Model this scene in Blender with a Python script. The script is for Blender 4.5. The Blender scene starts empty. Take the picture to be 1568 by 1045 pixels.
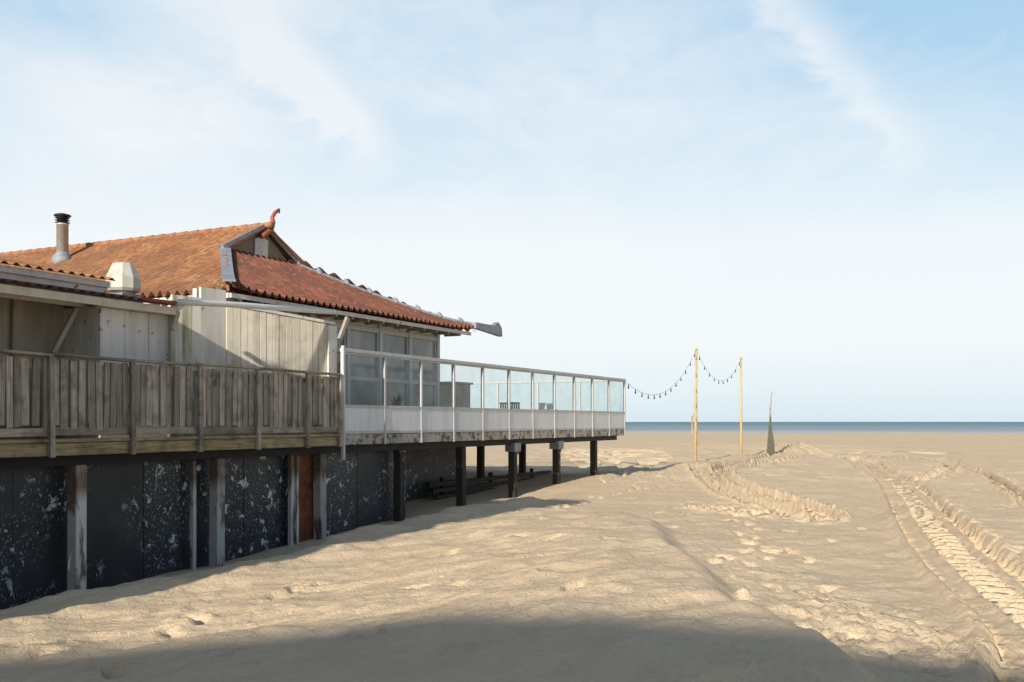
import bpy, bmesh, math, random
import numpy as np
from mathutils import Vector, Matrix
random.seed(7); np.random.seed(7)
scene=bpy.context.scene
F=1524.0; VP=1550.0; CX=784.0; HY=646.0; D0=14.0; E=2.0
TH=math.atan((VP-CX)/F); S=math.sin(TH); C=math.cos(TH)
# ---- building frame: a = along the facade, b = into the building, h = height relative to eye level
def L(a,b,h): return Vector((-D0+a*S-b*C, a*C+b*S, E+h))
def k_at(px,b): return (D0+b/C)/(VP-px)
def A(px,b):    return (F*k_at(px,b)-b*S)/C
def H(px,py,b): return (HY-py)*k_at(px,b)
def P(px,py,b): return L(A(px,b),b,H(px,py,b))
def G(px,py,Z): return Vector(((px-CX)/F*Z, Z, E+(HY-py)/F*Z))

# ================= numpy noise =================
_perm=np.random.RandomState(3).rand(256,256)
def vnoise(x,y):
    xi=np.floor(x).astype(int); yi=np.floor(y).astype(int)
    fx=x-xi; fy=y-yi
    fx=fx*fx*fx*(fx*(fx*6-15)+10); fy=fy*fy*fy*(fy*(fy*6-15)+10)
    g=lambda i,j:_perm[i&255,j&255]
    return ((g(xi,yi)*(1-fx)+g(xi+1,yi)*fx)*(1-fy)+(g(xi,yi+1)*(1-fx)+g(xi+1,yi+1)*fx)*fy)*2-1
def fbm(x,y,o=3):
    r=0;am=1
    for i in range(o):
        r=r+am*vnoise(x*2**i+17.3*i,y*2**i+9.1*i); am*=.5
    return r
def sstep(t): t=np.clip(t,0,1); return t*t*(3-2*t)

# ================= materials =================
def newmat(name):
    m=bpy.data.materials.new(name); m.use_nodes=True
    nt=m.node_tree; nt.nodes.clear()
    out=nt.nodes.new('ShaderNodeOutputMaterial'); bs=nt.nodes.new('ShaderNodeBsdfPrincipled')
    nt.links.new(bs.outputs[0],out.inputs[0])
    return m,nt,bs,out
def N(nt,t,**kw):
    n=nt.nodes.new(t)
    for k,v in kw.items():
        if k in n.inputs: n.inputs[k].default_value=v
        else: setattr(n,k,v)
    return n
def coords(nt,scale=(1,1,1),rot=(0,0,0)):
    g=N(nt,'ShaderNodeNewGeometry')
    r=N(nt,'ShaderNodeMapping'); r.inputs['Rotation'].default_value=rot
    nt.links.new(g.outputs['Position'],r.inputs[0])
    m=N(nt,'ShaderNodeMapping'); m.inputs['Scale'].default_value=scale
    nt.links.new(r.outputs[0],m.inputs[0])
    return m.outputs[0]
def noise(nt,vec,scale,detail=4,rough=.55,dist=0):
    n=N(nt,'ShaderNodeTexNoise'); n.inputs['Scale'].default_value=scale; n.inputs['Detail'].default_value=min(detail,4)
    n.inputs['Roughness'].default_value=rough; n.inputs['Distortion'].default_value=dist
    nt.links.new(vec,n.inputs['Vector']); return n.outputs['Fac']
def ramp(nt,fac,stops):
    r=N(nt,'ShaderNodeValToRGB'); cr=r.color_ramp
    while len(cr.elements)<len(stops): cr.elements.new(.5)
    for e,(p,c) in zip(cr.elements,stops):
        e.position=p; e.color=(c[0],c[1],c[2],1) if hasattr(c,'__len__') else (c,c,c,1)
    nt.links.new(fac,r.inputs[0]); return r.outputs[0]
def mix(nt,fac,a,b,mode='MIX'):
    m=N(nt,'ShaderNodeMix'); m.data_type='RGBA'; m.blend_type=mode
    for sock,v in ((m.inputs[0],fac),(m.inputs[6],a),(m.inputs[7],b)):
        if isinstance(v,bpy.types.NodeSocket): nt.links.new(v,sock)
        elif hasattr(v,'__len__'): sock.default_value=(v[0],v[1],v[2],1)
        else: sock.default_value=v
    return m.outputs[2]
def bump(nt,bs,h,st=.3,dist=.02):
    b=N(nt,'ShaderNodeBump'); b.inputs['Strength'].default_value=st; b.inputs['Distance'].default_value=dist
    nt.links.new(h,b.inputs['Height']); nt.links.new(b.outputs[0],bs.inputs['Normal'])
ROT=(0,0,-(math.pi/2-TH))
def island(nt,lo,hi):
    g=N(nt,'ShaderNodeNewGeometry'); return ramp(nt,g.outputs['Random Per Island'],[(0,lo),(1,hi)])
def wood(name,c1,c2,vertical=True,stain=(.05,.04,.03),stainamt=.5,rough=.85,lo=.62,hi=1.15,lowpale=None):
    m,nt,bs,o=newmat(name)
    v=coords(nt,(14,14,.9) if vertical else (.9,14,14),ROT)
    n=noise(nt,v,2.2,6,.6,.4)
    col=ramp(nt,n,[(.3,c1),(.7,c2)])
    v2=coords(nt,(1,1,1),ROT); n2=noise(nt,v2,3.2,5,.6)
    st=ramp(nt,n2,[(.5,0),(.72,stainamt)])
    col=mix(nt,st,col,stain)
    if lowpale is not None:  # patchy whitish tone below this height
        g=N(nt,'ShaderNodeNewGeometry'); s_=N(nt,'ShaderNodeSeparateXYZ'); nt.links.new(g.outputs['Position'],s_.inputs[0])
        mr=N(nt,'ShaderNodeMapRange'); mr.inputs[1].default_value=lowpale+.15; mr.inputs[2].default_value=lowpale-.1; nt.links.new(s_.outputs[2],mr.inputs[0])
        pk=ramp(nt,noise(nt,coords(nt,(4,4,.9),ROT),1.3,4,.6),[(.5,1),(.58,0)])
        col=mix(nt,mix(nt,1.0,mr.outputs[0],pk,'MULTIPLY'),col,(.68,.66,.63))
    col=mix(nt,1.0,col,island(nt,lo,hi),'MULTIPLY')
    nt.links.new(col,bs.inputs['Base Color']); bs.inputs['Roughness'].default_value=rough
    bs.inputs['Specular IOR Level'].default_value=.2
    bump(nt,bs,n,.5,.01); return m
def paint(name,col,under,peel=.62,dirt=.25,rough=.6,sc=5):
    m,nt,bs,o=newmat(name)
    v=coords(nt,(1,1,1),ROT)
    n=noise(nt,v,sc,8,.65); mask=ramp(nt,n,[(peel,0),(peel+.03,1)])
    vd=coords(nt,(3,3,.5),ROT); nd=noise(nt,vd,1.7,5,.6)
    dcol=mix(nt,ramp(nt,nd,[(.4,0),(.75,dirt)]),col,(col[0]*.45,col[1]*.42,col[2]*.36))
    c=mix(nt,mask,dcol,under); nt.links.new(c,bs.inputs['Base Color'])
    bs.inputs['Roughness'].default_value=rough; bs.inputs['Specular IOR Level'].default_value=.3
    bump(nt,bs,n,.25,.006); return m
def plain(name,col,rough=.6,metal=0,var=.25,sc=6):
    m,nt,bs,o=newmat(name); v=coords(nt); n=noise(nt,v,sc,5)
    c=mix(nt,ramp(nt,n,[(.35,0),(.7,1)]),col,tuple(x*(1-var) for x in col))
    nt.links.new(c,bs.inputs['Base Color']); bs.inputs['Roughness'].default_value=rough
    bs.inputs['Metallic'].default_value=metal; bs.inputs['Specular IOR Level'].default_value=.3
    bump(nt,bs,n,.15,.005); return m
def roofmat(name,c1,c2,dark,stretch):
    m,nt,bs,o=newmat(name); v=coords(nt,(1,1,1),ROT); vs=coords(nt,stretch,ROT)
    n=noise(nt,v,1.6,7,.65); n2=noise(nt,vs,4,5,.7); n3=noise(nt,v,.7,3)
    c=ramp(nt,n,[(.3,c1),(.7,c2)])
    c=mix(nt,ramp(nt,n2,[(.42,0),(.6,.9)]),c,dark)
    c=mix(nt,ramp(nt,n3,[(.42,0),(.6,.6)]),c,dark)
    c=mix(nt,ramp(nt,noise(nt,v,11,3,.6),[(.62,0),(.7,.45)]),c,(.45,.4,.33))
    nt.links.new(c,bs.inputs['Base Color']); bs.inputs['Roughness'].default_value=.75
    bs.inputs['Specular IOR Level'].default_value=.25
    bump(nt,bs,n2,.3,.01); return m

M={}
M['fence']=wood('weathered_fence_wood',(.30,.25,.20),(.62,.55,.46),stainamt=.65)
M['fence_h']=wood('weathered_fence_wood_rail',(.28,.225,.165),(.56,.48,.37),False,stainamt=.65)
M['beam']=wood('old_beam_wood',(.2,.15,.08),(.52,.42,.25),False,stainamt=.65)
M['pale']=wood('pale_plank',(.74,.66,.52),(.86,.8,.68),stain=(.36,.28,.2),stainamt=.45,lo=.75,hi=1.05)
M['deck']=wood('deck_wood',(.2,.17,.13),(.34,.29,.23),False)
M['pile']=paint('tarred_pile',(.06,.05,.042),(.4,.37,.34),.62,.5,.85,4)
M['pile_bare']=wood('bare_pile_wood',(.14,.09,.06),(.32,.23,.17),stain=(.5,.48,.45),stainamt=.5,lowpale=E-1.15)
M['dark']=plain('black_steel',(.022,.022,.025),.6,0,.4)
M['rust']=plain('rusty_plate',(.28,.10,.05),.85,0,.6,5)
M['white']=paint('peeling_white_paint',(.78,.76,.72),(.3,.22,.15),.62,.45)
M['cream']=paint('cream_paint',(.78,.75,.68),(.33,.25,.17),.65,.45)
M['greywall']=paint('grey_board',(.46,.41,.33),(.25,.2,.15),.68,.55)
M['frame']=paint('frame_white_paint',(.6,.605,.6),(.35,.3,.25),.7,.35)
M['panel']=paint('white_panel',(.84,.85,.86),(.5,.48,.45),.77,.28)
M['fascia']=paint('weathered_fascia',(.5,.47,.42),(.16,.12,.08),.54,.6,.8,7)
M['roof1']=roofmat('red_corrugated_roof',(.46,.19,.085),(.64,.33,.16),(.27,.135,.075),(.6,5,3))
M['roof2']=roofmat('dark_red_corrugated_roof',(.25,.08,.05),(.36,.135,.08),(.12,.062,.045),(5,.6,3))
M['lead']=plain('lead_flashing',(.36,.39,.43),.6,.1,.35)
M['red']=plain('painted_red_finial',(.4,.12,.07),.6)
M['vent']=plain('vent_metal',(.66,.62,.54),.55,.1,.2)
M['steel']=plain('stainless_steel',(.6,.6,.58),.45,.35,.2)
M['pipe']=plain('white_pvc_pipe',(.8,.8,.78),.4,0,.12)
M['pole']=wood('yellow_pole_wood',(.62,.44,.2),(.75,.57,.3),stainamt=.2)
M['black']=plain('black_cable',(.02,.02,.02),.5)
M['bulb']=plain('bulb_dark_glass',(.06,.05,.045),.15)
M['net']=plain('grey_green_canvas',(.13,.13,.09),.9)
M['plastic']=plain('chair_plastic',(.12,.16,.17),.5)
M['leaf']=plain('leaf',(.06,.09,.03),.6,0,.5)
M['soffit']=plain('soffit',(.3,.24,.17),.8)

m,nt,bs,o=newmat('algae_streaked_wall'); v=coords(nt,(4,4,.5),ROT); n=noise(nt,v,1.3,6,.6,.3)
c=ramp(nt,n,[(.44,(.76,.73,.65)),(.57,(.42,.4,.27)),(.7,(.12,.12,.06))]); nt.links.new(c,bs.inputs['Base Color']); bs.inputs['Roughness'].default_value=.8
M['algae']=m
m,nt,bs,o=newmat('black_stained_sheet')
v=coords(nt,(1,1,.8),ROT)
big=noise(nt,v,.8,3); fine=noise(nt,v,30,3,.6); mid=noise(nt,v,6.5,4,.65,.3)
mk=ramp(nt,mid,[(.605,0),(.63,1)]); bigm=ramp(nt,big,[(.42,0),(.54,1)])
spk=ramp(nt,fine,[(.61,0),(.65,1)])
vs=coords(nt,(9,9,.5),ROT); strk=ramp(nt,noise(nt,vs,1.1,4,.6,.3),[(.66,0),(.69,.6)])
c=mix(nt,ramp(nt,noise(nt,v,1.8,4),[(.35,0),(.7,1)]),(.008,.011,.016),(.032,.04,.05))
m1=mix(nt,1.0,mk,bigm,'MULTIPLY'); c=mix(nt,m1,c,(.62,.66,.7))
m2=mix(nt,1.0,spk,bigm,'MULTIPLY'); m2=mix(nt,.3,m2,(0,0,0)); c=mix(nt,m2,c,(.55,.6,.63))
m3=mix(nt,1.0,strk,bigm,'MULTIPLY'); c=mix(nt,m3,c,(.42,.46,.5))
nt.links.new(c,bs.inputs['Base Color']); bs.inputs['Roughness'].default_value=.5; bump(nt,bs,mid,.2,.01)
M['sheet']=m
m,nt,bs,o=newmat('clear_glass'); nt.nodes.remove(bs)
tr=N(nt,'ShaderNodeBsdfTransparent'); tr.inputs[0].default_value=(.88,.93,.92,1)
gl=N(nt,'ShaderNodeBsdfGlossy'); gl.inputs['Roughness'].default_value=.02
df=N(nt,'ShaderNodeBsdfDiffuse'); df.inputs[0].default_value=(.75,.8,.8,1)
fr=N(nt,'ShaderNodeLayerWeight'); fr.inputs[0].default_value=.25
ms=N(nt,'ShaderNodeMixShader'); nt.links.new(fr.outputs['Fresnel'],ms.inputs[0]); nt.links.new(tr.outputs[0],ms.inputs[1]); nt.links.new(gl.outputs[0],ms.inputs[2])
vg=coords(nt,(1,1,1),ROT); dirt=ramp(nt,noise(nt,vg,2.5,4,.6),[(.35,.04),(.7,.2)])
ms2=N(nt,'ShaderNodeMixShader'); nt.links.new(dirt,ms2.inputs[0]); nt.links.new(ms.outputs[0],ms2.inputs[1]); nt.links.new(df.outputs[0],ms2.inputs[2])
nt.links.new(ms2.outputs[0],o.inputs[0]); M['glass']=m
m,nt,bs,o=newmat('window_pane'); v=coords(nt,(1,1,.6),ROT)
c=ramp(nt,noise(nt,v,1.4,4,.5,.5),[(.35,(.18,.19,.17)),(.6,(.34,.34,.31)),(.75,(.45,.43,.38))])
nt.links.new(c,bs.inputs['Base Color']); bs.inputs['Roughness'].default_value=.08; M['pane']=m
# sand
m,nt,bs,o=newmat('sand'); v=coords(nt)
n1=noise(nt,v,.5,3,.6); n2=noise(nt,v,5,3,.65); n3=noise(nt,v,90,2,.7)
vr=coords(nt,(1.0,.5,1),(0,0,.5)); n4=noise(nt,vr,14,3,.65,.8)
c=mix(nt,ramp(nt,n1,[(.3,0),(.7,1)]),(.86,.67,.45),(.79,.605,.395))
c=mix(nt,ramp(nt,n2,[(.45,0),(.8,.4)]),c,(.66,.495,.32))
c=mix(nt,ramp(nt,n3,[(.5,0),(.8,.45)]),c,(.45,.335,.225))
nt.links.new(c,bs.inputs['Base Color']); bs.inputs['Roughness'].default_value=1; bs.inputs['Specular IOR Level'].default_value=.05
b1=N(nt,'ShaderNodeBump'); b1.inputs['Strength'].default_value=.85; b1.inputs['Distance'].default_value=.035; nt.links.new(n4,b1.inputs['Height'])
b2=N(nt,'ShaderNodeBump'); b2.inputs['Strength'].default_value=.7; b2.inputs['Distance'].default_value=.007; nt.links.new(n3,b2.inputs['Height']); nt.links.new(b1.outputs[0],b2.inputs['Normal'])
nt.links.new(b2.outputs[0],bs.inputs['Normal']); M['sand']=m
# sea
m,nt,bs,o=newmat('sea_water'); v=coords(nt,(.02,.12,1)); n=noise(nt,v,1,6,.65)
v2=coords(nt,(.004,.09,1)); nf=noise(nt,v2,1,4,.6)
g=N(nt,'ShaderNodeNewGeometry'); sx=N(nt,'ShaderNodeSeparateXYZ'); nt.links.new(g.outputs['Position'],sx.inputs[0])
mr=N(nt,'ShaderNodeMapRange'); mr.inputs['From Min'].default_value=215; mr.inputs['From Max'].default_value=1200; nt.links.new(sx.outputs[1],mr.inputs[0])
c=ramp(nt,mr.outputs[0],[(0,(.5,.54,.52)),(.12,(.34,.43,.45)),(.5,(.25,.35,.4)),(1,(.2,.31,.37))])
c=mix(nt,ramp(nt,n,[(.4,0),(.7,.35)]),c,(.17,.25,.3))
foam=mix(nt,1.0,ramp(nt,nf,[(.56,0),(.62,1)]),ramp(nt,mr.outputs[0],[(0,.9),(.3,0)]),'MULTIPLY')
c=mix(nt,foam,c,(.75,.77,.77))
nt.links.new(c,bs.inputs['Base Color']); bs.inputs['Roughness'].default_value=.6; bs.inputs['Specular IOR Level'].default_value=.08
bump(nt,bs,n,.6,.4); M['sea']=m

# ================= mesh builder =================
class MB:
    def __init__(s): s.v=[]; s.f=[]
    def add(s,vs,fs):
        o=len(s.v); s.v+= [Vector(x) for x in vs]; s.f+=[tuple(i+o for i in f) for f in fs]
    def hexa(s,p):
        s.add(p,[(3,2,1,0),(4,5,6,7),(0,1,5,4),(1,2,6,5),(2,3,7,6),(3,0,4,7)])
    def box(s,a0,a1,b0,b1,h0,h1,lean=0,jit=0,leanb=0):
        j=lambda: random.uniform(-jit,jit) if jit else 0
        t1=j();t2=j()
        s.hexa([L(a0,b0,h0),L(a1,b0,h0),L(a1,b1,h0),L(a0,b1,h0),
                L(a0+lean,b0+leanb,h1+t1),L(a1+lean,b0+leanb,h1+t2),L(a1+lean,b1+leanb,h1+t2),L(a0+lean,b1+leanb,h1+t1)])
    def sbox(s,a0,a1,b0,b1,th,h0,h1):
        s.hexa([L(a0,b0,h0),L(a1,b1,h0),L(a1,b1+th,h0),L(a0,b0+th,h0),L(a0,b0,h1),L(a1,b1,h1),L(a1,b1+th,h1),L(a0,b0+th,h1)])
    def bar(s,p,q,w,t,up=Vector((0,0,1))):
        p=Vector(p);q=Vector(q); d=(q-p).normalized(); x=d.cross(up)
        if x.length<1e-3: x=Vector((1,0,0))
        x.normalize(); y=x.cross(d).normalized(); x*=w/2; y*=t/2
        s.hexa([p-x-y,p+x-y,p+x+y,p-x+y,q-x-y,q+x-y,q+x+y,q-x+y])
    def cyl(s,p,q,r0,r1=None,n=12,caps=True):
        if r1 is None:r1=r0
        p=Vector(p);q=Vector(q); d=(q-p).normalized(); x=d.orthogonal().normalized(); y=d.cross(x)
        vs=[];
        for c,r in ((p,r0),(q,r1)):
            for i in range(n):
                t=2*math.pi*i/n; vs.append(c+x*r*math.cos(t)+y*r*math.sin(t))
        fs=[(i,(i+1)%n,n+(i+1)%n,n+i) for i in range(n)]
        if caps: fs+=[tuple(reversed(range(n))),tuple(range(n,2*n))]
        s.add(vs,fs)
    def tube(s,pts,rs,n=10):
        pts=[Vector(p) for p in pts]; vs=[];fs=[]
        d0=(pts[1]-pts[0]).normalized(); x=d0.orthogonal().normalized()
        for i,p in enumerate(pts):
            d=(pts[min(i+1,len(pts)-1)]-pts[max(i-1,0)]).normalized()
            x=(x-d*x.dot(d)).normalized(); y=d.cross(x)
            r=rs[i] if hasattr(rs,'__len__') else rs
            for j in range(n):
                t=2*math.pi*j/n; vs.append(p+x*r*math.cos(t)+y*r*math.sin(t))
        for i in range(len(pts)-1):
            for j in range(n): fs.append((i*n+j,i*n+(j+1)%n,(i+1)*n+(j+1)%n,(i+1)*n+j))
        fs+=[tuple(reversed(range(n))),tuple(range((len(pts)-1)*n,len(pts)*n))]
        s.add(vs,fs)
    def lathe(s,c,prof,n=24):
        vs=[];fs=[]
        for r,z in prof:
            for j in range(n):
                t=2*math.pi*j/n; vs.append(Vector(c)+Vector((r*math.cos(t),r*math.sin(t),z)))
        for i in range(len(prof)-1):
            for j in range(n): fs.append((i*n+j,i*n+(j+1)%n,(i+1)*n+(j+1)%n,(i+1)*n+j))
        fs+=[tuple(reversed(range(n))),tuple(range((len(prof)-1)*n,len(prof)*n))]
        s.add(vs,fs)
    def prism(s,pts,off):
        pts=[Vector(p) for p in pts]; n=len(pts); q=[p+off for p in pts]
        s.add(pts+q,[tuple(range(n)),tuple(reversed(range(n,2*n)))]+[(i,n+i,n+(i+1)%n,(i+1)%n) for i in range(n)])
    def grid(s,rows):
        o=len(s.v); nr=len(rows); nc=len(rows[0])
        for r in rows: s.v+= r
        for i in range(nr-1):
            for j in range(nc-1): s.f.append((o+i*nc+j,o+i*nc+j+1,o+(i+1)*nc+j+1,o+(i+1)*nc+j))
    def obj(s,name,mat,parent=None,smooth=False,bevel=0,fix=True):
        c=sum(s.v,Vector())/len(s.v)
        me=bpy.data.meshes.new(name); me.from_pydata([v-c for v in s.v],[],s.f)
        if fix:
            bm=bmesh.new(); bm.from_mesh(me); bmesh.ops.recalc_face_normals(bm,faces=bm.faces); bm.to_mesh(me); bm.free()
        me.materials.append(M[mat]); ob=bpy.data.objects.new(name,me); ob.location=c
        scene.collection.objects.link(ob)
        if smooth: me.polygons.foreach_set('use_smooth',[True]*len(me.polygons))
        if bevel:
            bv=ob.modifiers.new('bevel','BEVEL'); bv.width=bevel; bv.segments=1; bv.limit_method='ANGLE'
        if parent: 
            ob.parent=parent; ob.matrix_parent_inverse=Matrix.Translation(-parent.location)
        return ob
def empty(name,loc):
    e=bpy.data.objects.new(name,None); e.location=loc; e.empty_display_size=.5
    scene.collection.objects.link(e); return e

# ================= terrain =================
def steps(lo,hi,fine0,fine1,step,grow):
    xs=list(np.arange(fine0,fine1,step)); st=step; x=xs[-1]
    while x<hi: st*=grow; x+=st; xs.append(x)
    st=step; x=xs[0]; pre=[]
    while x>lo: st*=grow; x-=st; pre.append(x)
    return np.array(pre[::-1]+xs)
xs=steps(-3000,3000,-8,17,.042,1.045)
ys=[];y=4.0
while y<260: ys.append(y); y+=.035+.0048*(y-4)
while y<420: ys.append(y); y+=20
pre=[];y=4.0;st=.08
while y>-400: st*=1.1; y-=st; pre.append(y)
ys=np.array(pre[::-1]+ys)
X,Y=np.meshgrid(xs,ys)
tracks=[
 ([(3.9,6.6),(4.35,7.6),(5.35,9.8),(6.9,15.3),(9.0,21.7),(11.0,27.4),(13.1,34),(14.9,41),(16.6,47),(17.8,55),(19,66)],.64,1),
 ([(3.9,24.5),(5.2,22.0),(6.1,22.2),(6.0,25),(6.0,27.6),(6.7,35),(8.1,44)],.34,0),
 ([(5.4,20.6),(6.6,20.8),(7.0,24.2),(6.9,30),(7.8,37),(11.7,48),(16,60),(21,71)],.36,0),
 ([(13.6,33),(16.5,38),(19.4,44),(21,51),(18.4,53),(16.6,48)],.34,0),
 ([(9.5,41),(13.6,49),(17.,56),(21,60),(28,61)],.34,0),
 ([(24,36),(26,42),(31,48),(40,52)],.45,0),
 ([(12.6,24),(14.2,28),(16.2,33.5),(18.2,40),(20.5,47),(23,54)],.3,0),
]
def cr(pts,n=14):
    pts=[np.array(p,float) for p in pts]; pts=[2*pts[0]-pts[1]]+pts+[2*pts[-1]-pts[-2]]; out=[]
    for i in range(1,len(pts)-2):
        for t in np.linspace(0,1,n,endpoint=False):
            p0,p1,p2,p3=pts[i-1:i+3]
            out.append(.5*((2*p1)+(-p0+p2)*t+(2*p0-5*p1+4*p2-p3)*t*t+(-p0+3*p1-3*p2+p3)*t**3))
    out.append(pts[-2]); return np.array(out)
def height(X,Y):
    a=(X+D0)*S+Y*C; b=-(X+D0)*C+Y*S
    low=fbm(X*.16,Y*.16,2)*.035+fbm(X*.7+5,Y*.7,2)*.025
    xl=2.5+.35*vnoise(Y*.5,Y*0+3)+.02*(Y-9)
    win=sstep((Y-3)/4)*sstep((25-Y)/11)
    led=sstep((xl-X)/.5+.5)*np.exp(-(np.clip(1.6-X,0,20)/2.4)**2)
    lt=np.exp(-((X-.4)/2.9)**2)
    dune=-2.06+win*(.25*led+.20*lt)
    dune+= .14*np.exp(-((X-7.5)**2/16+(Y-36)**2/60))
    dune+= .45*np.exp(-((X-19)**2/40+(Y-68)**2/30)) + .12*np.exp(-((X-13)**2/30+(Y-52)**2/14))
    dune+= .10*fbm(X*.05+3,Y*.09,2)*sstep((Y-30)/20)+.12*sstep((Y-28)/10)
    dune+= .10*np.exp(-((X+5.5)**2/3+(Y-9)**2/8))
    far=np.clip((Y-120)/95,0,4); dune-= .46*far
    gw=np.interp(a,[5,10,16.8,20,22.9,28.8,31.8,34.9,38,46],[-2.78,-2.78,-2.70,-2.60,-2.44,-2.22,-2.18,-1.95,-1.85,-1.95])
    c0=np.interp(a,[0,12,17,22,28,34,40],[4.0,3.4,2.9,2.3,1.8,1.2,1.2])+.3*vnoise(a*.6,a*0)
    wd=.85
    t=sstep((-b-(c0-wd))/wd); wmask=sstep((50-a)/6)
    z=gw+(dune-gw)*t
    z+= .13*np.exp(-((-b-c0-.1)/.5)**2)*(a<29)*np.clip((a-8)/8,0,1)
    z=dune+(z-dune)*wmask*(b<14)
    near=sstep((60-Y)/30)
    z+=low*(.35+.65*near)
    d1=sstep((34-Y)/15)
    ca,sa=math.cos(.6),math.sin(.6); U=X*ca+Y*sa; V=-X*sa+Y*ca
    mm=sstep((xl-X)/.6+.5)
    z+=(fbm(U*1.3,V*2.6,4)*.034+(1-np.abs(vnoise(U*2.2+.5*vnoise(U*2,V*2),V*4.5)))*.026)*d1*mm*(.3+.7*t)
    z+=(fbm(U*1.5+7,V*3,4)*.020+np.abs(vnoise(X*3.1,Y*3.1))*.012)*(1-mm)*near
    z+=(fbm(X*.9,Y*.55,3)*.045)*sstep((Y-25)/12)*sstep((110-Y)/40)*sstep((a-36)/6)
    rg=np.exp(-(((X-3.5)/1.0)**2+((Y-9.6)/1.9)**2))+np.exp(-(((X-4.6)/.8)**2+((Y-7.8)/1.2)**2))+.4*np.exp(-((X-3.4)/.6)**2)*np.exp(-((Y-13)/4)**2)
    rg+=.7*np.exp(-(((X-5.2)/2.4)**2+((Y-36)/6)**2))+.6*np.exp(-(((X-6)/2.5)**2+((Y-23)/2.5)**2))+.7*np.exp(-(((X-18)/5)**2+((Y-62)/6)**2))
    wx=X+.12*vnoise(X*3,Y*3); wy=Y+.12*vnoise(X*3+9,Y*3)
    z+=np.clip(rg,0,1)*(-np.abs(vnoise(wx*5.5,wy*5.5))*.085+vnoise(wx*12,wy*12)*.035+.02)
    return z
Zg=height(X,Y)
for ti,(pts,w,kind) in enumerate(tracks):
    c=cr(pts); seg=np.linalg.norm(np.diff(c,axis=0),axis=1); cum=np.concatenate([[0],np.cumsum(seg)])
    box=(X>c[:,0].min()-1)&(X<c[:,0].max()+1)&(Y>c[:,1].min()-1)&(Y<c[:,1].max()+1)
    idx=np.where(box); px=X[idx];py=Y[idx]; best=np.full(px.shape,9.);sg=np.zeros(px.shape);al=np.zeros(px.shape)
    for i in range(len(seg)):
        p=c[i];d=(c[i+1]-p)/seg[i]; rx=px-p[0];ry=py-p[1]; t=np.clip(rx*d[0]+ry*d[1],0,seg[i])
        ex=rx-t*d[0];ey=ry-t*d[1]; dist=np.hypot(ex,ey); mk=dist<best
        best[mk]=dist[mk]; sg[mk]=(d[0]*ey-d[1]*ex)[mk]; al[mk]=(cum[i]+t)[mk]
    al=al+.05*vnoise(px*1.3,py*1.3); best=best+.02*vnoise(px*4,py*4)
    if kind:
        per=.42
        bars=sstep(np.sin(2*np.pi*al/per)*2.2+.5)
        lad=sstep((.25-np.abs(sg+.05))/.04)
        inside=sstep((w-best)/.06)
        ser=sstep(np.sin(2*np.pi*al/per+1)*2.2+.5)
        notch=np.exp(-((best-w+.05)/.07)**2)
        dz=inside*(-.10)-lad*.16*(1-bars)+lad*.03-notch*.16*(1-ser)+.08*np.exp(-((best-w-.1)/.09)**2)
        dz=dz+.04*np.exp(-((np.abs(sg+.05)-.33)/.05)**2)
    else:
        per=.36
        inside=sstep((w-best)/.07); berm=np.exp(-((best-w-.05)/.08)**2)
        ph=(al/per+np.abs(sg)/.6); lug=sstep((np.sin(2*np.pi*ph)+.0)*2.0+.5)
        gate=sstep((np.abs(sg)-.04)/.05)
        edge=sstep((np.sin(2*np.pi*al/per))*2+.5)
        dz=inside*(-.25+.16*lug*gate)+berm*(.07+.07*edge)
    fade=.85+.4*np.clip(vnoise(al*.35,al*0+w*50)+.4,0,1)
    endf=sstep(al/1.5)*sstep((cum[-1]-al)/1.5) if not kind else 1
    Zg[idx]+=dz*fade*endf
rs=np.random.RandomState(11)
fp=[]
def foot(px,py,rel=-1.85): 
    Z=F*(-rel)/(py-HY); return ((px-CX)/F*Z,Z)
for p in [(410,905),(430,895),(450,888),(475,884),(490,880),(262,945),(300,930),(60,975),(40,965),(100,960),(170,1000),(690,850),(702,905),(796,838),(845,845),(1095,845),(1110,838),(1150,818),(1205,830),(1240,840),(1030,795),(1075,790),(1265,880),(1180,830),(570,975),(350,985),(830,800),(930,850),(640,900),(880,930)]:
    x,y=foot(*p); fp.append((x,y,rs.uniform(-1.2,1.2),rs.uniform(.6,1.2)))
for path in ([(3.4,14),(5.5,24),(7,34)],[(7.6,12),(8.4,18),(11,25)],[(1,23),(4,30),(10,36)],[(9.5,14),(12,22),(17,31)]):
    c=cr(path,16)
    for i,p in enumerate(c): fp.append((p[0]+rs.uniform(-.15,.15)+(.12 if i%2 else -.12),p[1]+rs.uniform(-.1,.1),rs.uniform(-.4,.4),rs.uniform(.5,1)))
for i in range(150): fp.append((rs.uniform(2.8,22),rs.uniform(9,50),rs.uniform(-1.5,1.5),rs.uniform(.4,1)))
for x,y,r,s_ in fp:
    i0,i1=np.searchsorted(ys,[y-.5,y+.5]); j0,j1=np.searchsorted(xs,[x-.5,x+.5])
    if i1<=i0 or j1<=j0: continue
    xx=X[i0:i1,j0:j1]; yy=Y[i0:i1,j0:j1]
    dx=xx-x+.05*vnoise(xx*9,yy*9); dy=yy-y+.05*vnoise(xx*9+5,yy*9+8); u=dx*math.cos(r)+dy*math.sin(r); v=-dx*math.sin(r)+dy*math.cos(r)
    k_=rs.uniform(.8,1.2); q=(u/(.075*k_))**2+(v/(.15*k_))**2
    Zg[i0:i1,j0:j1]+=s_*(-.10*np.exp(-q**1.3)+.03*np.exp(-(np.sqrt(q)-1.6)**2*3)*(v>-.05))
cl=[(*foot(1138,902),.085,.13),(*foot(1120,870),.05,.07)]
for i in range(160): cl.append((rs.uniform(-4,12),rs.uniform(6.5,26),rs.uniform(.025,.05),rs.uniform(.015,.045)))
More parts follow.
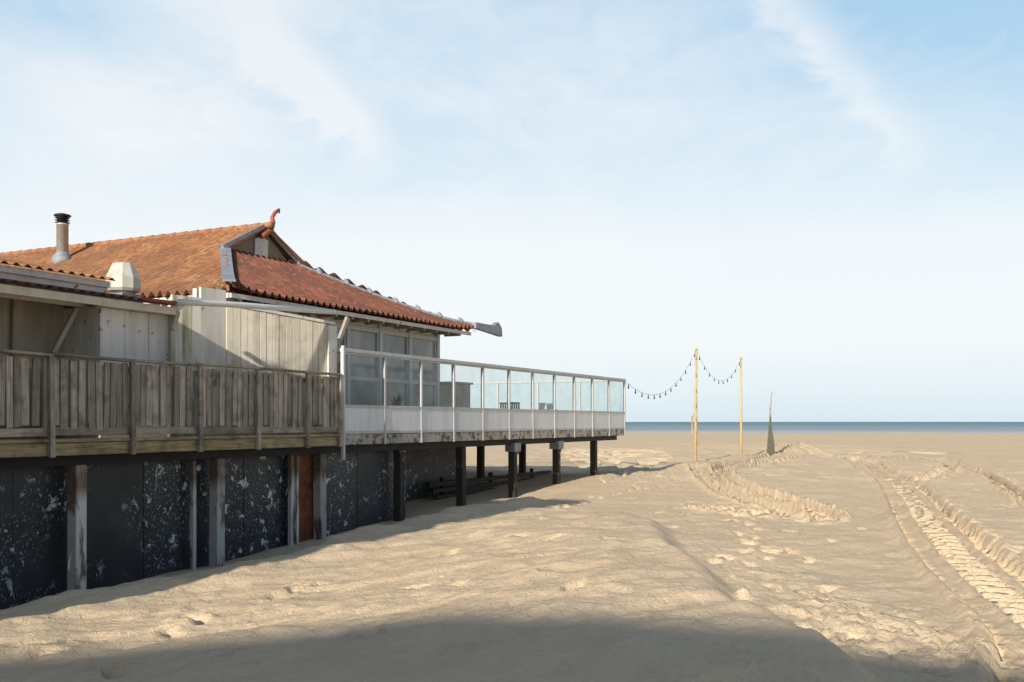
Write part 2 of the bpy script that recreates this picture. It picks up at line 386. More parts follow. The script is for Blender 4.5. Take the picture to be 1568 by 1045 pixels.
for x,y,r,h_ in cl:
    i0,i1=np.searchsorted(ys,[y-.5,y+.5]); j0,j1=np.searchsorted(xs,[x-.5,x+.5])
    dx=X[i0:i1,j0:j1]-x; dy=Y[i0:i1,j0:j1]-y
    Zg[i0:i1,j0:j1]+=h_*np.exp(-((dx/r)**2+(dy/r)**2)**1.5)
Zg+=E
nx,ny=len(xs),len(ys)
co=np.stack([X,Y,Zg],-1).reshape(-1,3).astype(np.float32)
I=np.arange(nx*ny).reshape(ny,nx)
q=np.stack([I[:-1,:-1],I[:-1,1:],I[1:,1:],I[1:,:-1]],-1).reshape(-1,4).astype(np.int32)
me=bpy.data.meshes.new('sand_beach_ground'); me.vertices.add(len(co)); me.vertices.foreach_set('co',co.ravel())
me.loops.add(q.size); me.loops.foreach_set('vertex_index',q.ravel())
me.polygons.add(len(q)); me.polygons.foreach_set('loop_start',np.arange(0,q.size,4,dtype=np.int32)); me.polygons.foreach_set('loop_total',np.full(len(q),4,np.int32))
me.update(calc_edges=True); me.validate(); me.polygons.foreach_set('use_smooth',np.ones(len(q),bool)); me.materials.append(M['sand'])
ob=bpy.data.objects.new('sand_beach_ground',me); scene.collection.objects.link(ob)
def gz(x,y):
    return float(height(np.array([[x]],float),np.array([[y]],float))[0,0])+E
# sea
mb=MB(); zs=E-2.4
mb.grid([[Vector((x,y,zs)) for x in (-14000,-3000,-800,0,800,3000,14000)] for y in (200,400,1000,3000,14000)])
mb.obj('sea',"sea",fix=False)

# ================= pavilion building =================
bld=empty('beach_pavilion',L(25.5,5,-.3))
AL,AR,AC=20.9,30.7,25.6; BE,BG,BB=.9,4.19,18.0; HE=2.55
def prof(t): return t*(.8+.2*t)
def hf(a,b): 
    tip=.10*max(0,(abs(a-25.8)-3.4)/1.5)**2*max(0,1-(b-BE)/1.2)
    return HE+1.55*prof((b-BE)/(BG-BE))+tip
def hl(a): return HE+2.29*prof((a-AL)/(AC-AL))
def hr(a): return HE+2.29*prof((AR-a)/(AR-AC))
gl_,gr_=24.35,26.65
mb=MB(); cols=[]
for i in range(int((AR-AL)/.02)+1):
    a=AL+i*.02
    bt=BG
    if a<gl_: bt=BE+(a-AL)/(gl_-AL)*(BG-BE)
    if a>gr_: bt=BE+(AR-a)/(AR-gr_)*(BG-BE)
    k=int((a-AL)/.88); sh=.010*math.sin(k*12.9); eo=.03*math.sin(k*7.7)
    cols.append([L(a,BE-(.05+eo)*(1-t)+(bt-BE)*t,hf(a,BE+(bt-BE)*t)+sh+(.012 if j>6 else 0)+.055*math.sin(2*math.pi*a/.22)) for j in range(13) for t in [j/12]])
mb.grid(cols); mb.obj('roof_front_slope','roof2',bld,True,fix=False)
for nm,side in (('roof_left_slope',0),('roof_right_slope',1)):
    mb=MB(); rows=[]
    n=int((BB-BE)/.022)
    for i in range(n+1):
        b=BE+i*.022; t=min(1,(b-BE)/(BG-BE))
        if side==0: e0=AL; e1=AL+(gl_-AL)*t if b<BG-.25 else AC; h_=hl
        else: e0=AR; e1=AR-(AR-gr_)*t if b<BG-.25 else AC; h_=hr
        k=int(b/.88); w=.055*math.sin(2*math.pi*b/.24)+.01*math.sin(k*9.1)
        e0+= .03*math.sin(k*5.3)
        rows.append([L(e0+(e1-e0)*j/20,b,h_(e0+(e1-e0)*j/20)+w+(.018 if j>10 else 0)) for j in range(21)])
    mb.grid(rows); mb.obj(nm,'roof1',bld,True,fix=False)
mb=MB()
b=BG-.35
while b<BB:
    mb.cyl(L(AC,b,hl(AC)+.03),L(AC,b+.42,hl(AC)+.02),.085,.075,8); b+=.4
mb.obj('ridge_caps','roof1',bld,True)
mb=MB()
def hipl(t): return L(AL+(gl_-AL)*t,BE+(BG-BE)*t,hf(AL+(gl_-AL)*t,BE+(BG-BE)*t)+.06)
def hipr(t): return L(AR-(AR-gr_)*t,BE+(BG-BE)*t,hf(AR-(AR-gr_)*t,BE+(BG-BE)*t)+.06)
for i in range(10): mb.bar(hipl(i/10),hipl((i+1.05)/10)+Vector((0,0,.012)),.24,.045)
mb.tube([hipr(i/16) for i in range(17)],[.05]*17,8)
for t in (.08,.2,.32,.44,.58,.7,.84,.95):
    p=hipr(t); q_=hipr(t+.015); mb.tube([p,(p+q_)/2+Vector((0,0,.07)),q_+Vector((.0,0,.12))],[.07,.06,.02],8)
mb.obj('hip_flashing','lead',bld)
mb=MB(); mb.prism([P(x,y,BE) for x,y in [(722,494),(738,497),(750,499),(757,494),(762,503),(763,516),(754,513),(742,509),(722,503)]],-L(0,.14,0)+L(0,0,0))
mb.obj('curled_roof_corner','lead',bld)
mb=MB(); pts=[(400,362),(408,357),(415,350),(418,341),(417,333),(421,326),(427,322),(428,327)]
mb.tube([P(x,y,4.0) for x,y in pts],[.07,.085,.08,.065,.05,.05,.045,.015],10)
mb.obj('curved_ridge_finial','red',bld,True)
mb=MB(); off=L(0,.15,0)-L(0,0,0)
mb.prism([L(gl_-.1,BG-.05,4.0),L(gr_+.1,BG-.05,4.0),L(AC,BG-.05,4.78)],off); mb.obj('gablet_wall','soffit',bld)
mb=MB(); mb.prism([P(391,392,BG-.1),P(410,396,BG-.1),P(411,369,BG-.1),P(400,362,BG-.1),P(391,366,BG-.1)],off*.25); mb.obj('gablet_window','white',bld)
mb=MB(); mb.bar(L(gl_-.25,BG-.16,4.08),L(AC,BG-.16,4.86),.05,.13); mb.bar(L(gr_+.3,BG-.16,4.06),L(AC+.02,BG-.16,4.86),.05,.13)
mb.obj('gablet_bargeboard','lead',bld)
mb=MB(); mb.box(AL+.12,AR-.15,BE+.06,BE+.1,HE-.15,HE-.06); mb.box(AL+.08,AL+.12,BE+.1,BB,HE-.16,HE-.06)
mb.obj('eave_fascia','cream',bld)
mb=MB(); mb.box(AL+.14,AR-.2,BE+.11,1.6,HE-.1,HE-.07); mb.box(29.6,AR-.2,1.6,12,HE-.1,HE-.07); mb.obj('eave_soffit','soffit',bld)
mb=MB()
for a in np.arange(AL+.4,AR-.2,.62): mb.box(a,a+.07,BE+.1,1.5,HE-.2,HE-.11)
mb.obj('eave_rafters','greywall',bld)
wb=1.5; wa=[22.75,24.12,25.5,26.85,28.2,29.6]
mb=MB()
for a in wa: mb.box(a-.07,a+.07,wb-.06,wb+.08,-.3,HE-.1)
for h0,h1 in ((-.3,-.2),(.98,1.08),(1.62,1.72),(2.18,2.3)):
    for i in range(len(wa)-1): mb.box(wa[i]+.072,wa[i+1]-.072,wb-.04,wb+.06,h0,h1)
for i in range(len(wa)-1):
    for x in (wa[i]+.072,wa[i+1]-.12):
        mb.box(x,x+.048,wb-.02,wb+.05,1.722,2.178); mb.box(x,x+.048,wb-.02,wb+.05,-.198,.978)
mb.obj('window_frames','frame',bld,bevel=.006)
mb=MB(); mb.box(22.7,29.6,wb+.02,wb+.04,-.25,2.25); mb.obj('window_panes','pane',bld)
mb=MB(); mb.box(22.7,29.6,wb+.03,wb+.1,2.3,HE-.08); mb.box(29.58,29.68,wb+.08,12,-.3,HE-.1); mb.box(22.7,29.7,11.9,12,-.3,HE-.1)
mb.obj('main_walls','cream',bld)
mb=MB(); mb.box(21.4,21.5,1.2,17.5,-.3,HE-.05); mb.box(20.3,21.4,1.15,1.25,-.3,2.5); mb.obj('left_side_wall','cream',bld)
# plank screen, splayed out from the wall
s0,s1=A(347,.85),A(500,.2)
def sb(a): return .85+(a-s0)/(s1-s0)*(.2-.85)
def st_(a): return 2.22+(a-s0)/(s1-s0)*(2.02-2.22)
mb=MB(); a=s0
while a<s1:
    w=random.uniform(.13,.17); e1=min(a+w-.014,s1); j=random.uniform(-.006,.006)
    mb.sbox(a,e1,sb(a)+j,sb(e1)+j,.03,-.3,st_(a)); a+=w
mb.obj('plank_screen','pale',bld)
mb=MB(); mb.hexa([L(s0,sb(s0)-.03,st_(s0)),L(s1+.2,.12,st_(s1)),L(s1+.2,.3,st_(s1)),L(s0,sb(s0)+.1,st_(s0)),L(s0,sb(s0)-.03,st_(s0)+.06),L(s1+.2,.12,st_(s1)+.06),L(s1+.2,.3,st_(s1)+.06),L(s0,sb(s0)+.1,st_(s0)+.06)])
mb.box(s1+.01,s1+.3,.15,.3,-.3,st_(s1)-.02); mb.obj('plank_screen_trim','white',bld,bevel=.005)
mb=MB(); mb.hexa([L(s0+.02,sb(s0)+.035,-.3),L(s1,.24,-.3),L(s1+.2,1.3,-.3),L(s0+.02,1.3,-.3),L(s0+.02,sb(s0)+.035,2.1),L(s1,.24,1.98),L(s1+.2,1.3,1.98),L(s0+.02,1.3,2.1)]); mb.obj('plank_screen_box','dark',bld)
mb=MB(); q0,q1=A(268,1.0),A(308,.93); mb.sbox(q0,q1,1.05,.93,.06,-.3,2.3); mb.obj('streaked_wall','algae',bld)
mb=MB(); mb.sbox(q1+.003,s0-.005,.93,.86,.06,-.3,2.5); mb.obj('white_wall_section','cream',bld)
mb=MB(); mb.tube([P(272,463,.12),P(300,464,.12),P(370,467.5,.12),P(400,470,.12),P(512,478,.12)],.055,12); 
mb.cyl(P(272,463,.12),P(266,463,.6),.05); mb.obj('white_gutter_pipe','pipe',bld,True)
mb=MB(); mb.tube([P(218,458,.25),P(250,462,.2),P(270,464,.15)],.03,8); mb.obj('dark_duct','red',bld,True)
mb=MB(); x0=A(153,.55);x1=A(262,.55)
for i in range(3):
    w=(x1-x0)/3; mb.box(x0+i*w+.004,x0+(i+1)*w-.004,.55,.59,-.3,1.83)
mb.box(x0,x1,.6,1.4,-.3,1.85); mb.obj('white_panel_box','white',bld,bevel=.004)
mb=MB(); mb.box(x0-.1,x1+.02,.47,.57,1.84,1.93); mb.obj('panel_box_trim','cream',bld)
mb=MB(); a=8.0
while a<x0+.3: mb.box(a,a+.6,1.4,1.45,-.3,2.1); a+=.605
mb.obj('recessed_board_wall','greywall',bld)
mb=MB()
a=A(262,.4); mb.box(a,a+.1,.4,.48,-.3,1.95)
mb.bar(P(80,542,.9),P(117,472,.9),.07,.07); mb.bar(P(20,545,1.35),P(22,455,1.35),.05,.05)
mb.bar(P(264,505,.35),P(272,478,.35),.06,.08)
mb.bar(P(520,520,.6),P(532,487,.6),.07,.09)
mb.obj('wooden_braces','greywall',bld)
mb=MB(); ca0,ca1=5.0,A(272,.3); rows=[]
for i in range(int((ca1-ca0)/.033)+1):
    a=ca0+i*.033; w=.024*math.sin(2*math.pi*a/.19)
    rows.append([L(a,.22+j*.25,2.0+.04*j+w) for j in range(5)])
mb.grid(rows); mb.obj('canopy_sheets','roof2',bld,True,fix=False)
mb=MB(); mb.box(ca0,ca1-.03,.3,.36,1.83,1.955); mb.box(ca0,ca1-.03,.9,.96,1.85,2.0); mb.obj('canopy_edge_board','pale',bld)
mb=MB(); mb.box(5,A(165,1.2),1.2,1.26,2.08,2.34); mb.box(5,A(165,1.2),1.14,1.18,2.27,2.37); mb.obj('annex_fascia_board','white',bld)
mb=MB(); rows=[]; ae=A(168,1.2)
for i in range(int((ae-5)/.033)+1):
    a=5+i*.033; w=.028*math.sin(2*math.pi*a/.2)
    rows.append([L(a,1.05+j*.3,2.40+.06*j+w) for j in range(12)])
mb.grid(rows); mb.obj('annex_roof_sheets','roof1',bld,True,fix=False)
mb=MB(); mb.box(5,ae-.1,1.3,4.3,1.9,2.3); mb.obj('annex_body','greywall',bld)
mb=MB(); rows=[]
for i in range(int((AL-.5-ae)/.033)+1):
    a=ae+i*.033; w=.025*math.sin(2*math.pi*a/.2)
    rows.append([L(a,1.0+j*.4,2.14+.05*j+w) for j in range(8)])
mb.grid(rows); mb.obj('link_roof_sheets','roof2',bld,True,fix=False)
c=P(189,447,2.0); c2=Vector((c.x,c.y,c.z-.15))
mb=MB(); mb.lathe(c2,[(.17,0),(.17,.13),(.28,.15),(.31,.2),(.31,.4),(.3,.42),(.2,.64),(.19,.66),(.12,.67)],10); mb.obj('roof_ventilator','vent',bld)
mb=MB(); mb.box(A(175,2)-.0,A(207,2),1.8,2.2,2.1,H(189,447,2)-.05); mb.obj('ventilator_curb','lead',bld)
cz=L(24.6,10.1,4.15)
mb=MB(); mb.lathe(cz,[(.27,0),(.26,.22),(.16,.34),(.15,.36)],20); mb.obj('chimney_flashing','lead',bld,True)
mb=MB(); mb.lathe(cz,[(.15,.3),(.15,1.08),(.16,1.08),(.16,1.12),(.12,1.12)],20); mb.obj('chimney_flue','steel',bld,True)
mb=MB(); 
for z_ in (1.13,1.19,1.25): mb.lathe(cz,[(.13,z_),(.19,z_+.02),(.13,z_+.04)],20)
mb.lathe(cz,[(.1,1.1),(.1,1.3),(.22,1.32),(.2,1.36),(.05,1.4)],20); mb.obj('chimney_cowl','dark',bld,True)
mb=MB(); b=.06
while b<9: mb.box(5,40.2,b,b+.14,-.34,-.3); b+=.146
mb.obj('deck_boards','deck',bld)
mb=MB()
for b in (.35,3,6,8.6): mb.box(5,40.1,b-.1,b+.1,-.66,-.5)
for a in np.arange(5.2,40.2,.77): mb.box(a,a+.08,.08,8.9,-.5,-.345)
mb.obj('deck_joists','dark',bld)
mb=MB(); mb.box(4.9,23.25,-.05,.05,-.5,-.31); mb.box(4.9,23.25,-.09,.04,-.305,-.25); mb.obj('deck_edge_beam','beam',bld,bevel=.008)
mb=MB(); 
for i in range(11):
    a=23.3+i*1.536; mb.box(a+.045,a+1.49,-.02,.045,-.49,-.27,jit=.006)
mb.box(40.2,40.26,0.05,8.9,-.49,-.27)
mb.obj('terrace_fascia','fascia',bld,bevel=.006)
mb=MB(); mb2=MB(); mb3=MB()
def gw(a,b): p=L(a,b,0); return gz(p.x,p.y)-E
for i,a in enumerate([10.9,13.9,16.9,19.9,22.9,25.85,28.8,31.8,34.85,37.95]):
    for b in (.28,3,6,8.6):
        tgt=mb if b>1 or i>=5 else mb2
        w=.10
        tgt.box(a-w,a+w,b-.1,b+.1,gw(a,b)-.5,-.66,lean=random.uniform(-.03,.03))
        if b<1 and i in (7,8): 
            mb3.box(a-.2,a+.2,b-.16,b+.16,-.86,-.6); 
            mb3.cyl(L(a+.24,b,-.95),L(a+.24,b,-.62),.06)
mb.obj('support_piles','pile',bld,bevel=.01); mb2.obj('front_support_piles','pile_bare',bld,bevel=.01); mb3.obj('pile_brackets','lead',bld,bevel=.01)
mb=MB()
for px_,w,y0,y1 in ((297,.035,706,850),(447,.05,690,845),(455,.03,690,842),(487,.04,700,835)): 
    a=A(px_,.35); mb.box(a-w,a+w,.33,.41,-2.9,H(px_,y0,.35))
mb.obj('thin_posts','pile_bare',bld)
mb=MB(); mb.box(A(457,.38),A(484,.38),.42,.45,-2.6,-.66); mb.box(A(457,.38)+.02,A(470,.38),.39,.415,-1.2,-.7); mb.obj('rusty_sheet','rust',bld)
mb=MB(); a=5.0
while a<26.4:
    w=1.22; mb.box(a,min(a+w-.012,26.5),.5+.006*(int(a)%2),.56,-3.1,-.6); a+=w
mb.box(26.5,33.0,2.5,2.58,-3,-.6); mb.box(26.46,26.52,.57,2.49,-3,-.6)
mb.obj('under_deck_wall','sheet',bld)
# low stepped board barrier under the terrace
mb=MB()
for i in range(5): mb.box(30,38.2,1.5+.12*i,1.54+.12*i,-2.5+i*.17,-2.39+i*.17); mb.box(30,38.2,1.545+.12*i,1.655+.12*i,-2.425+i*.17,-2.392+i*.17)
for a in (31,34,37): mb.box(a,a+.1,2.15,2.25,-2.6,-1.6)
mb.obj('low_board_steps','dark',bld)

# ================= glass railing =================
rail=empty('glass_windscreen_railing',L(31.7,0,-.3))
mf=MB(); mp=MB(); mg=MB()
pa=[23.3+i*1.536 for i in range(12)]
for a in pa: mf.box(a-.035,a+.035,-.035,.04,-.5,1.46)
mf.box(pa[0]-.04,pa[-1]+.04,-.05,.05,1.462,1.54)
for i in range(11):
    a0,a1=pa[i]+.037,pa[i+1]-.037
    mf.box(a0,a1,-.03,.03,.29,.36); mf.box(a0,a1,-.025,.03,-.262,-.2); mf.box(a0,a1,-.02,.02,1.42,1.46)
    mp.box(a0,a1,-.02,.0,-.198,.288)
    mg.add([L(a0,0,.362),L(a1,0,.362),L(a1,0,1.418),L(a0,0,1.418)],[(0,1,2,3)])
for j in range(5):
    b=.05+j*1.7
    if j: mf.box(pa[-1]-.035,pa[-1]+.035,b-.04,b+.04,-.3,1.46)
    if j<4:
        mf.box(pa[-1]-.03,pa[-1]+.03,b+.042,b+1.658,.29,.36); mp.box(pa[-1]-.012,pa[-1]+.012,b+.042,b+1.658,-.25,.288)
        mg.add([L(pa[-1],b+.042,.362),L(pa[-1],b+1.658,.362),L(pa[-1],b+1.658,1.458),L(pa[-1],b+.042,1.458)],[(0,1,2,3)])
mf.box(pa[-1]-.05,pa[-1]+.05,.052,6.9,1.462,1.53)
mf.obj('railing_frame','frame',rail,bevel=.005); mp.obj('lower_panels','panel',rail); mg.obj('glass_panes','glass',rail,fix=False)

# ================= wooden fence =================
fen=empty('wooden_deck_fence',L(16,0,-.3))
posts=[] 
for px_ in (73,197,301,390,466,516): posts.append(A(px_,0))
posts=[posts[0]-1.48*k for k in (3,2,1)]+posts
mo=MB(); mh=MB(); mk=MB()
for a in posts:
    mo.box(a-.045,a+.045,-.12,-.055,-.52,.955+random.uniform(-.01,.02),lean=random.uniform(-.02,.02))
for i in range(len(posts)-1):
    a0,a1=posts[i],posts[i+1]; d=lambda:random.uniform(-.015,.015)
    mh.bar(L(a0,-.05,.975+d()),L(a1,-.05,.975+d()),.16,.04)
    mh.bar(L(a0,.0,.82+d()),L(a1,.0,.82+d()),.04,.1)
    mh.bar(L(a0,-.02,-.15+d()),L(a1,-.02,-.15+d()),.05,.12)
    a=a0+.06
    while a<a1-.1:
        w=random.uniform(.095,.125); 
        mk.box(a,a+w,-.045+random.uniform(-.01,.01),-.023,-.08+random.uniform(-.05,.03),.915+random.uniform(-.01,.01),lean=random.uniform(-.02,.02),jit=.004)
        a+=w+random.choice([.015,.03,.045,.06])
mo.obj('fence_posts','fence',fen,bevel=.006); mh.obj('fence_rails','fence_h',fen,bevel=.005); mk.obj('fence_pickets','fence',fen)
mo=MB(); mo.box(A(521,0)-.05,A(521,0)+.02,-.12,-.05,-.8,1.58); mo.obj('end_post','frame',fen,bevel=.006)

# ================= terrace furniture =================
def chair(name,a,b,rot):
    e=empty(name,L(a,b,-.3)); m=MB(); R=Matrix.Rotation(rot,4,'Z'); T=Matrix.Translation(L(a,b,-.3))@R
    def bx(x0,x1,y0,y1,z0,z1,sl=0):
        m.hexa([T@Vector(p) for p in [(x0,y0,z0),(x1,y0,z0),(x1,y1,z0),(x0,y1,z0),(x0,y0+sl,z1),(x1,y0+sl,z1),(x1,y1+sl,z1),(x0,y1+sl,z1)]])
    for x in (-.25,.21):
        for y in (-.24,.2): bx(x,x+.04,y,y+.04,0,.62 if y<0 else .43)
        bx(x-.01,x+.05,-.26,.24,.63,.66)
    bx(-.24,.24,-.25,.24,.435,.465)
    for k in range(6): bx(-.24+k*.083,-.19+k*.083,.22,.245,.47,.9,.1)
    bx(-.25,.25,.31,.34,.88,.95)
    m.obj('chair_frame','plastic',e)
chair('patio_chair',35.6,2.0,.5); chair('patio_chair.001',37.2,2.2,-1.2); chair('patio_chair.002',38.8,2.0,2.2); chair('patio_chair.003',36.4,3.0,3.6)
e=empty('patio_table',L(38.0,2.1,-.3)); m=MB(); p=L(38.0,2.1,-.3)
m.lathe(p+Vector((0,0,.7)),[(.4,0),(.42,.015),(.42,.03),(.3,.035)],24); m.cyl(p,p+Vector((0,0,.7)),.035); m.lathe(p,[(.25,0),(.25,.02),(.04,.05)],20); m.obj('table_body','steel',e)
e=empty('outdoor_counter',L(32,2.2,-.3)); m=MB(); m.box(31.2,32.2,1.9,2.5,-.3,1.1); m.box(31.1,32.3,1.85,2.55,1.103,1.16); m.box(31.25,32.15,1.88,1.899,.3,1.0); m.obj('counter_body','greywall',e,bevel=.01)
e=empty('potted_plant',P(607,660,.8)); m=MB(); p=L(A(607,.8),.8,-.3); m.lathe(p,[(.13,0),(.18,.35),(.2,.36),(.2,.4),(.16,.4)],16); m.obj('plant_pot','rust',e)
m=MB()
for i in range(70):
    t=random.uniform(0,6.28); r=random.uniform(.1,.3); z=random.uniform(.5,1.05); q0=p+Vector((0,0,.38)); q1=p+Vector((r*math.cos(t),r*math.sin(t),z)); s_=Vector((-math.sin(t),math.cos(t),0))*.025
    mid=(q0+q1)/2+Vector((0,0,.1)); m.add([q0,mid-s_,q1,mid+s_],[(0,1,2,3)])
m.obj('plant_leaves','leaf',e,fix=False)

# ================= poles & string lights =================
def pole(name,px_,ytop,Z,w):
    x=(px_-CX)/F*Z; z0=gz(x,Z); zt=E+(HY-ytop)/F*Z; m=MB()
    lx=random.uniform(-.05,.05)
    m.tube([(x,Z,z0-.5),(x+lx*.5,Z,(z0+zt)/2),(x+lx,Z,zt)],[w*1.15,w,w*.85],12)
    m.cyl((x+lx,Z,zt-.12),(x+lx,Z,zt-.05),w*1.2,w*1.2); 
    m.obj(name,'pole',None,True); return Vector((x+lx,Z,zt-.08))
p1=pole('string_light_pole',1065,533,46.7,.065); p2=pole('string_light_pole.001',1135,547,55,.065)
e=empty('string_lights',p1); mc=MB(); mbu=MB()
def cat(p,q,sag,n):
    pts=[]
    for i in range(41):
        t=i/40; r=p.lerp(q,t); r.z-=sag*4*t*(1-t); pts.append(r)
    mc.tube(pts,.006,6)
    for i in range(n):
        t=(i+.6)/n; r=p.lerp(q,t); r.z-=sag*4*t*(1-t)
        mc.cyl(r,r-Vector((0,0,.09)),.015,.015,6); mbu.lathe(r-Vector((0,0,.17)),[(.01,0),(.025,.015),(.033,.045),(.025,.075),(.015,.09)],8)
cat(L(40.2,0,1.5),p1,1.2,13); cat(p1,p2,1.35,10)
mc.obj('cable','black',e); mbu.obj('bulbs','bulb',e,True)
Z=59.; m=MB(); x=(1180-CX)/F*Z; z0=gz(x,Z)
e=empty('furled_beach_flag',(x,Z,z0))
m.tube([G(1179,704,Z),G(1179,660,Z),G(1179.5,625,Z),G(1182,600,Z)],[.07,.06,.05,.03],8); m.obj('flag_pole','fence',e,True)
m=MB(); m.prism([G(a_,b_,Z-.1) for a_,b_ in [(1173.5,699),(1187,699),(1185.5,676),(1182,657),(1180.5,632),(1178.5,640),(1176.5,660)]],Vector((.04,.16,0))); m.obj('furled_canvas','net',e)
Z=150; m=MB(); m.cyl(G(1060,672,Z),G(1060,634,Z),.13,.1); m.cyl(G(1060,638,Z),G(1060,634,Z),.25,.25,8); m.obj('beach_marker_post','fence')

# ================= added off-view tower and house, made up to cast shade =================
tw=empty('added_shade_tower',L(9.6,-1.8,-2.7))  # unseen tower, added to shade the fence and the hollow
m=MB(); m.box(7.8,11.4,-3.8,-.2,-3,5.0); m.obj('shade_tower_body','fence',tw)
m=MB(); m.box(7.6,11.6,-4.0,-.02,5.003,5.08); m.obj('shade_tower_roof','lead',tw)
m=MB()
for h0 in (1.2,3.4):
    m.box(8.2,11.0,-3.84,-3.805,h0,h0+1.2); m.box(11.405,11.44,-3.0,-.6,h0,h0+1.2)
m.obj('shade_tower_windows','pane',tw)
bh=empty('added_shade_house',(-14.4,-27,0))  # unseen house behind the camera, added to shade the foreground sand
def wbox(m,x0,x1,y0,y1,z0,z1): m.hexa([Vector(p) for p in [(x0,y0,z0),(x1,y0,z0),(x1,y1,z0),(x0,y1,z0),(x0,y0,z1),(x1,y0,z1),(x1,y1,z1),(x0,y1,z1)]])
zt=E+11.3; xa=-14.0
m=MB(); m.prism([(xa-14,-22.3,-.5),(xa+14,-22.3,-.5),(xa+14,-22.3,zt-1.85),(xa,-22.3,zt-.15),(xa-14,-22.3,zt-2.25)],Vector((0,-9,0))); m.obj('shade_house_walls','cream',bh)
m=MB(); m.prism([(xa-14.8,-22,zt-2.2),(xa,-22,zt),(xa+14.8,-22,zt-1.8),(xa+14.8,-22,zt-1.95),(xa,-22,zt-.14),(xa-14.8,-22,zt-2.35)],Vector((0,-10,0))); m.obj('shade_house_roof','roof1',bh)
m=MB()
for zf in (1.4,4.4,7.2):
    for x in (-12,-8,-4.5,-1.8,2,5.8,9): wbox(m,xa+x,xa+x+1.6,-22.3,-22.26,zf,zf+1.6)
m.obj('shade_house_windows','pane',bh)

# ================= light =================
EL=math.radians(21); hx,hy=-.394,-.918; hn=math.hypot(hx,hy); hx/=hn;hy/=hn
sd=Vector((hx*math.cos(EL),hy*math.cos(EL),math.sin(EL)))
sl=bpy.data.lights.new('sun','SUN'); sl.energy=5.0; sl.angle=math.radians(.8); sl.color=(1,.93,.81)
so=bpy.data.objects.new('sun',sl); so.rotation_euler=sd.to_track_quat('Z','Y').to_euler(); so.location=(0,0,30); scene.collection.objects.link(so)
w=bpy.data.worlds.new('World'); scene.world=w; w.use_nodes=True; nt=w.node_tree; nt.nodes.clear()
out=N(nt,'ShaderNodeOutputWorld'); sky=N(nt,'ShaderNodeTexSky'); sky.sky_type='NISHITA'; sky.sun_disc=False; sky.sun_elevation=EL; sky.sun_rotation=math.atan2(hx,hy)%(2*math.pi)
sky.dust_density=.6; sky.air_density=1.0; sky.ozone_density=1.5
bg=N(nt,'ShaderNodeBackground'); bg.inputs[1].default_value=.10; nt.links.new(sky.outputs[0],bg.inputs[0])
bc=N(nt,'ShaderNodeBackground'); bc.inputs[1].default_value=1.0
tc=N(nt,'ShaderNodeTexCoord'); sx=N(nt,'ShaderNodeSeparateXYZ'); nt.links.new(tc.outputs['Generated'],sx.inputs[0])
def m_(op,a,b=None,c=None):
    n=N(nt,'ShaderNodeMath'); n.operation=op
    for i,v in enumerate((a,b,c)):
        if v is None: continue
        if isinstance(v,bpy.types.NodeSocket): nt.links.new(v,n.inputs[i])
        else: n.inputs[i].default_value=v
    return n.outputs[0]
x_,y_,z_=sx.outputs
base=ramp(nt,z_,[(0,.96),(.2,.96),(.38,.9),(.46,.45),(.65,.1)])
mp_=N(nt,'ShaderNodeMapping'); mp_.inputs['Scale'].default_value=(1.6,1,3.2); mp_.inputs['Rotation'].default_value=(0,.5,0); nt.links.new(tc.outputs['Generated'],mp_.inputs[0])
cn=noise(nt,mp_.outputs[0],1.3,4,.5,.5)
wisp=noise(nt,mp_.outputs[0],8,4,.65,1.0)
def streak(x0,z0,x1,z1,w):
    dx,dz=x1-x0,z1-z0; l=math.hypot(dx,dz); dx/=l;dz/=l
    px_=m_('SUBTRACT',x_,x0); pz=m_('SUBTRACT',z_,z0)
    al=m_('ADD',m_('MULTIPLY',px_,dx),m_('MULTIPLY',pz,dz)); pe=m_('ADD',m_('MULTIPLY',px_,-dz),m_('MULTIPLY',pz,dx))
    pe=m_('ADD',pe,m_('MULTIPLY',m_('SUBTRACT',wisp,.5),.05))
    g=m_('EXPONENT',m_('MULTIPLY',m_('POWER',m_('DIVIDE',m_('ABSOLUTE',pe),w),2),-1))
    s1=N(nt,'ShaderNodeMapRange'); s1.interpolation_type='SMOOTHSTEP'; s1.inputs[1].default_value=-.06; s1.inputs[2].default_value=.03; nt.links.new(al,s1.inputs[0])
    s2=N(nt,'ShaderNodeMapRange'); s2.interpolation_type='SMOOTHSTEP'; s2.inputs[1].default_value=l+.05; s2.inputs[2].default_value=l-.03; nt.links.new(al,s2.inputs[0])
    return m_('MULTIPLY',g,m_('MULTIPLY',s1.outputs[0],s2.outputs[0]))
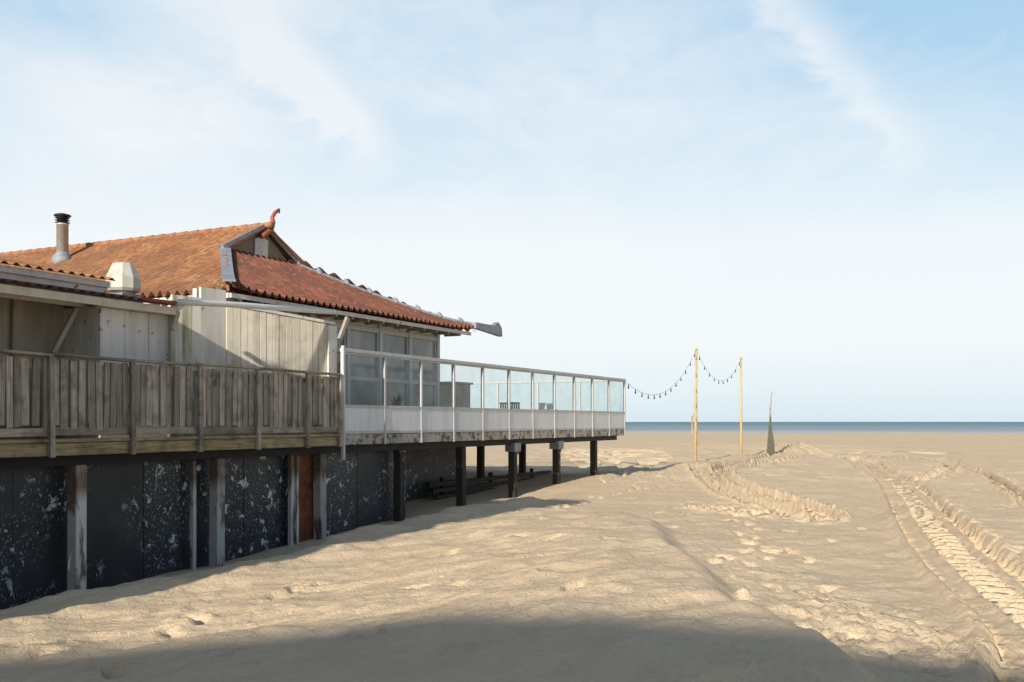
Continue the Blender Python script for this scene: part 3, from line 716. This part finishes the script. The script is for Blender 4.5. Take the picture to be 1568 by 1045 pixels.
st1=streak(-.225,.34,-.14,.27,.020); st2=streak(.22,.40,.36,.246,.016); st3=streak(-.40,.20,-.20,.42,.09)
blue=ramp(nt,z_,[(0,(.70,.83,.91)),(.03,(.78,.89,.95)),(.08,(.92,.965,.985)),(.17,(.90,.955,.985)),(.23,(.68,.84,.95)),(.31,(.48,.71,.91)),(.4,(.42,.67,.90)),(.6,(.3,.55,.85))])
f=m_('ADD',m_('MULTIPLY',m_('SUBTRACT',cn,.47),2.4),.18)
f=m_('ADD',f,m_('MULTIPLY',m_('SUBTRACT',wisp,.5),.6))
f=m_('ADD',f,m_('MULTIPLY',st1,.65)); f=m_('ADD',f,m_('MULTIPLY',st2,.38)); f=m_('ADD',f,m_('MULTIPLY',st3,.40))
lowfade=ramp(nt,z_,[(0,.15),(.1,.6),(.3,1)])
f=m_('MULTIPLY',f,lowfade)
cl=N(nt,'ShaderNodeClamp'); cl.inputs['Max'].default_value=.88; nt.links.new(f,cl.inputs[0])
skc=mix(nt,cl.outputs[0],blue,(.95,.975,.99)); nt.links.new(skc,bc.inputs[0])
bk=N(nt,'ShaderNodeMapRange'); bk.inputs[1].default_value=-.2; bk.inputs[2].default_value=.6; bk.inputs[3].default_value=.15; bk.inputs[4].default_value=1; nt.links.new(y_,bk.inputs[0])
ff=m_('MULTIPLY',base,bk.outputs[0])
mx=N(nt,'ShaderNodeMixShader'); nt.links.new(ff,mx.inputs[0]); nt.links.new(bg.outputs[0],mx.inputs[1]); nt.links.new(bc.outputs[0],mx.inputs[2]); nt.links.new(mx.outputs[0],out.inputs[0])

# ================= camera =================
cd=bpy.data.cameras.new('camera'); cd.sensor_width=36; cd.lens=36*F/1568; cd.shift_y=(HY-522.5)/1568; cd.clip_end=30000; cd.clip_start=.1
co_=bpy.data.objects.new('camera',cd); co_.location=(0,0,E); co_.rotation_euler=(math.radians(90),0,0); scene.collection.objects.link(co_); scene.camera=co_
scene.view_settings.view_transform='Standard'; scene.view_settings.look='None'; scene.view_settings.exposure=0
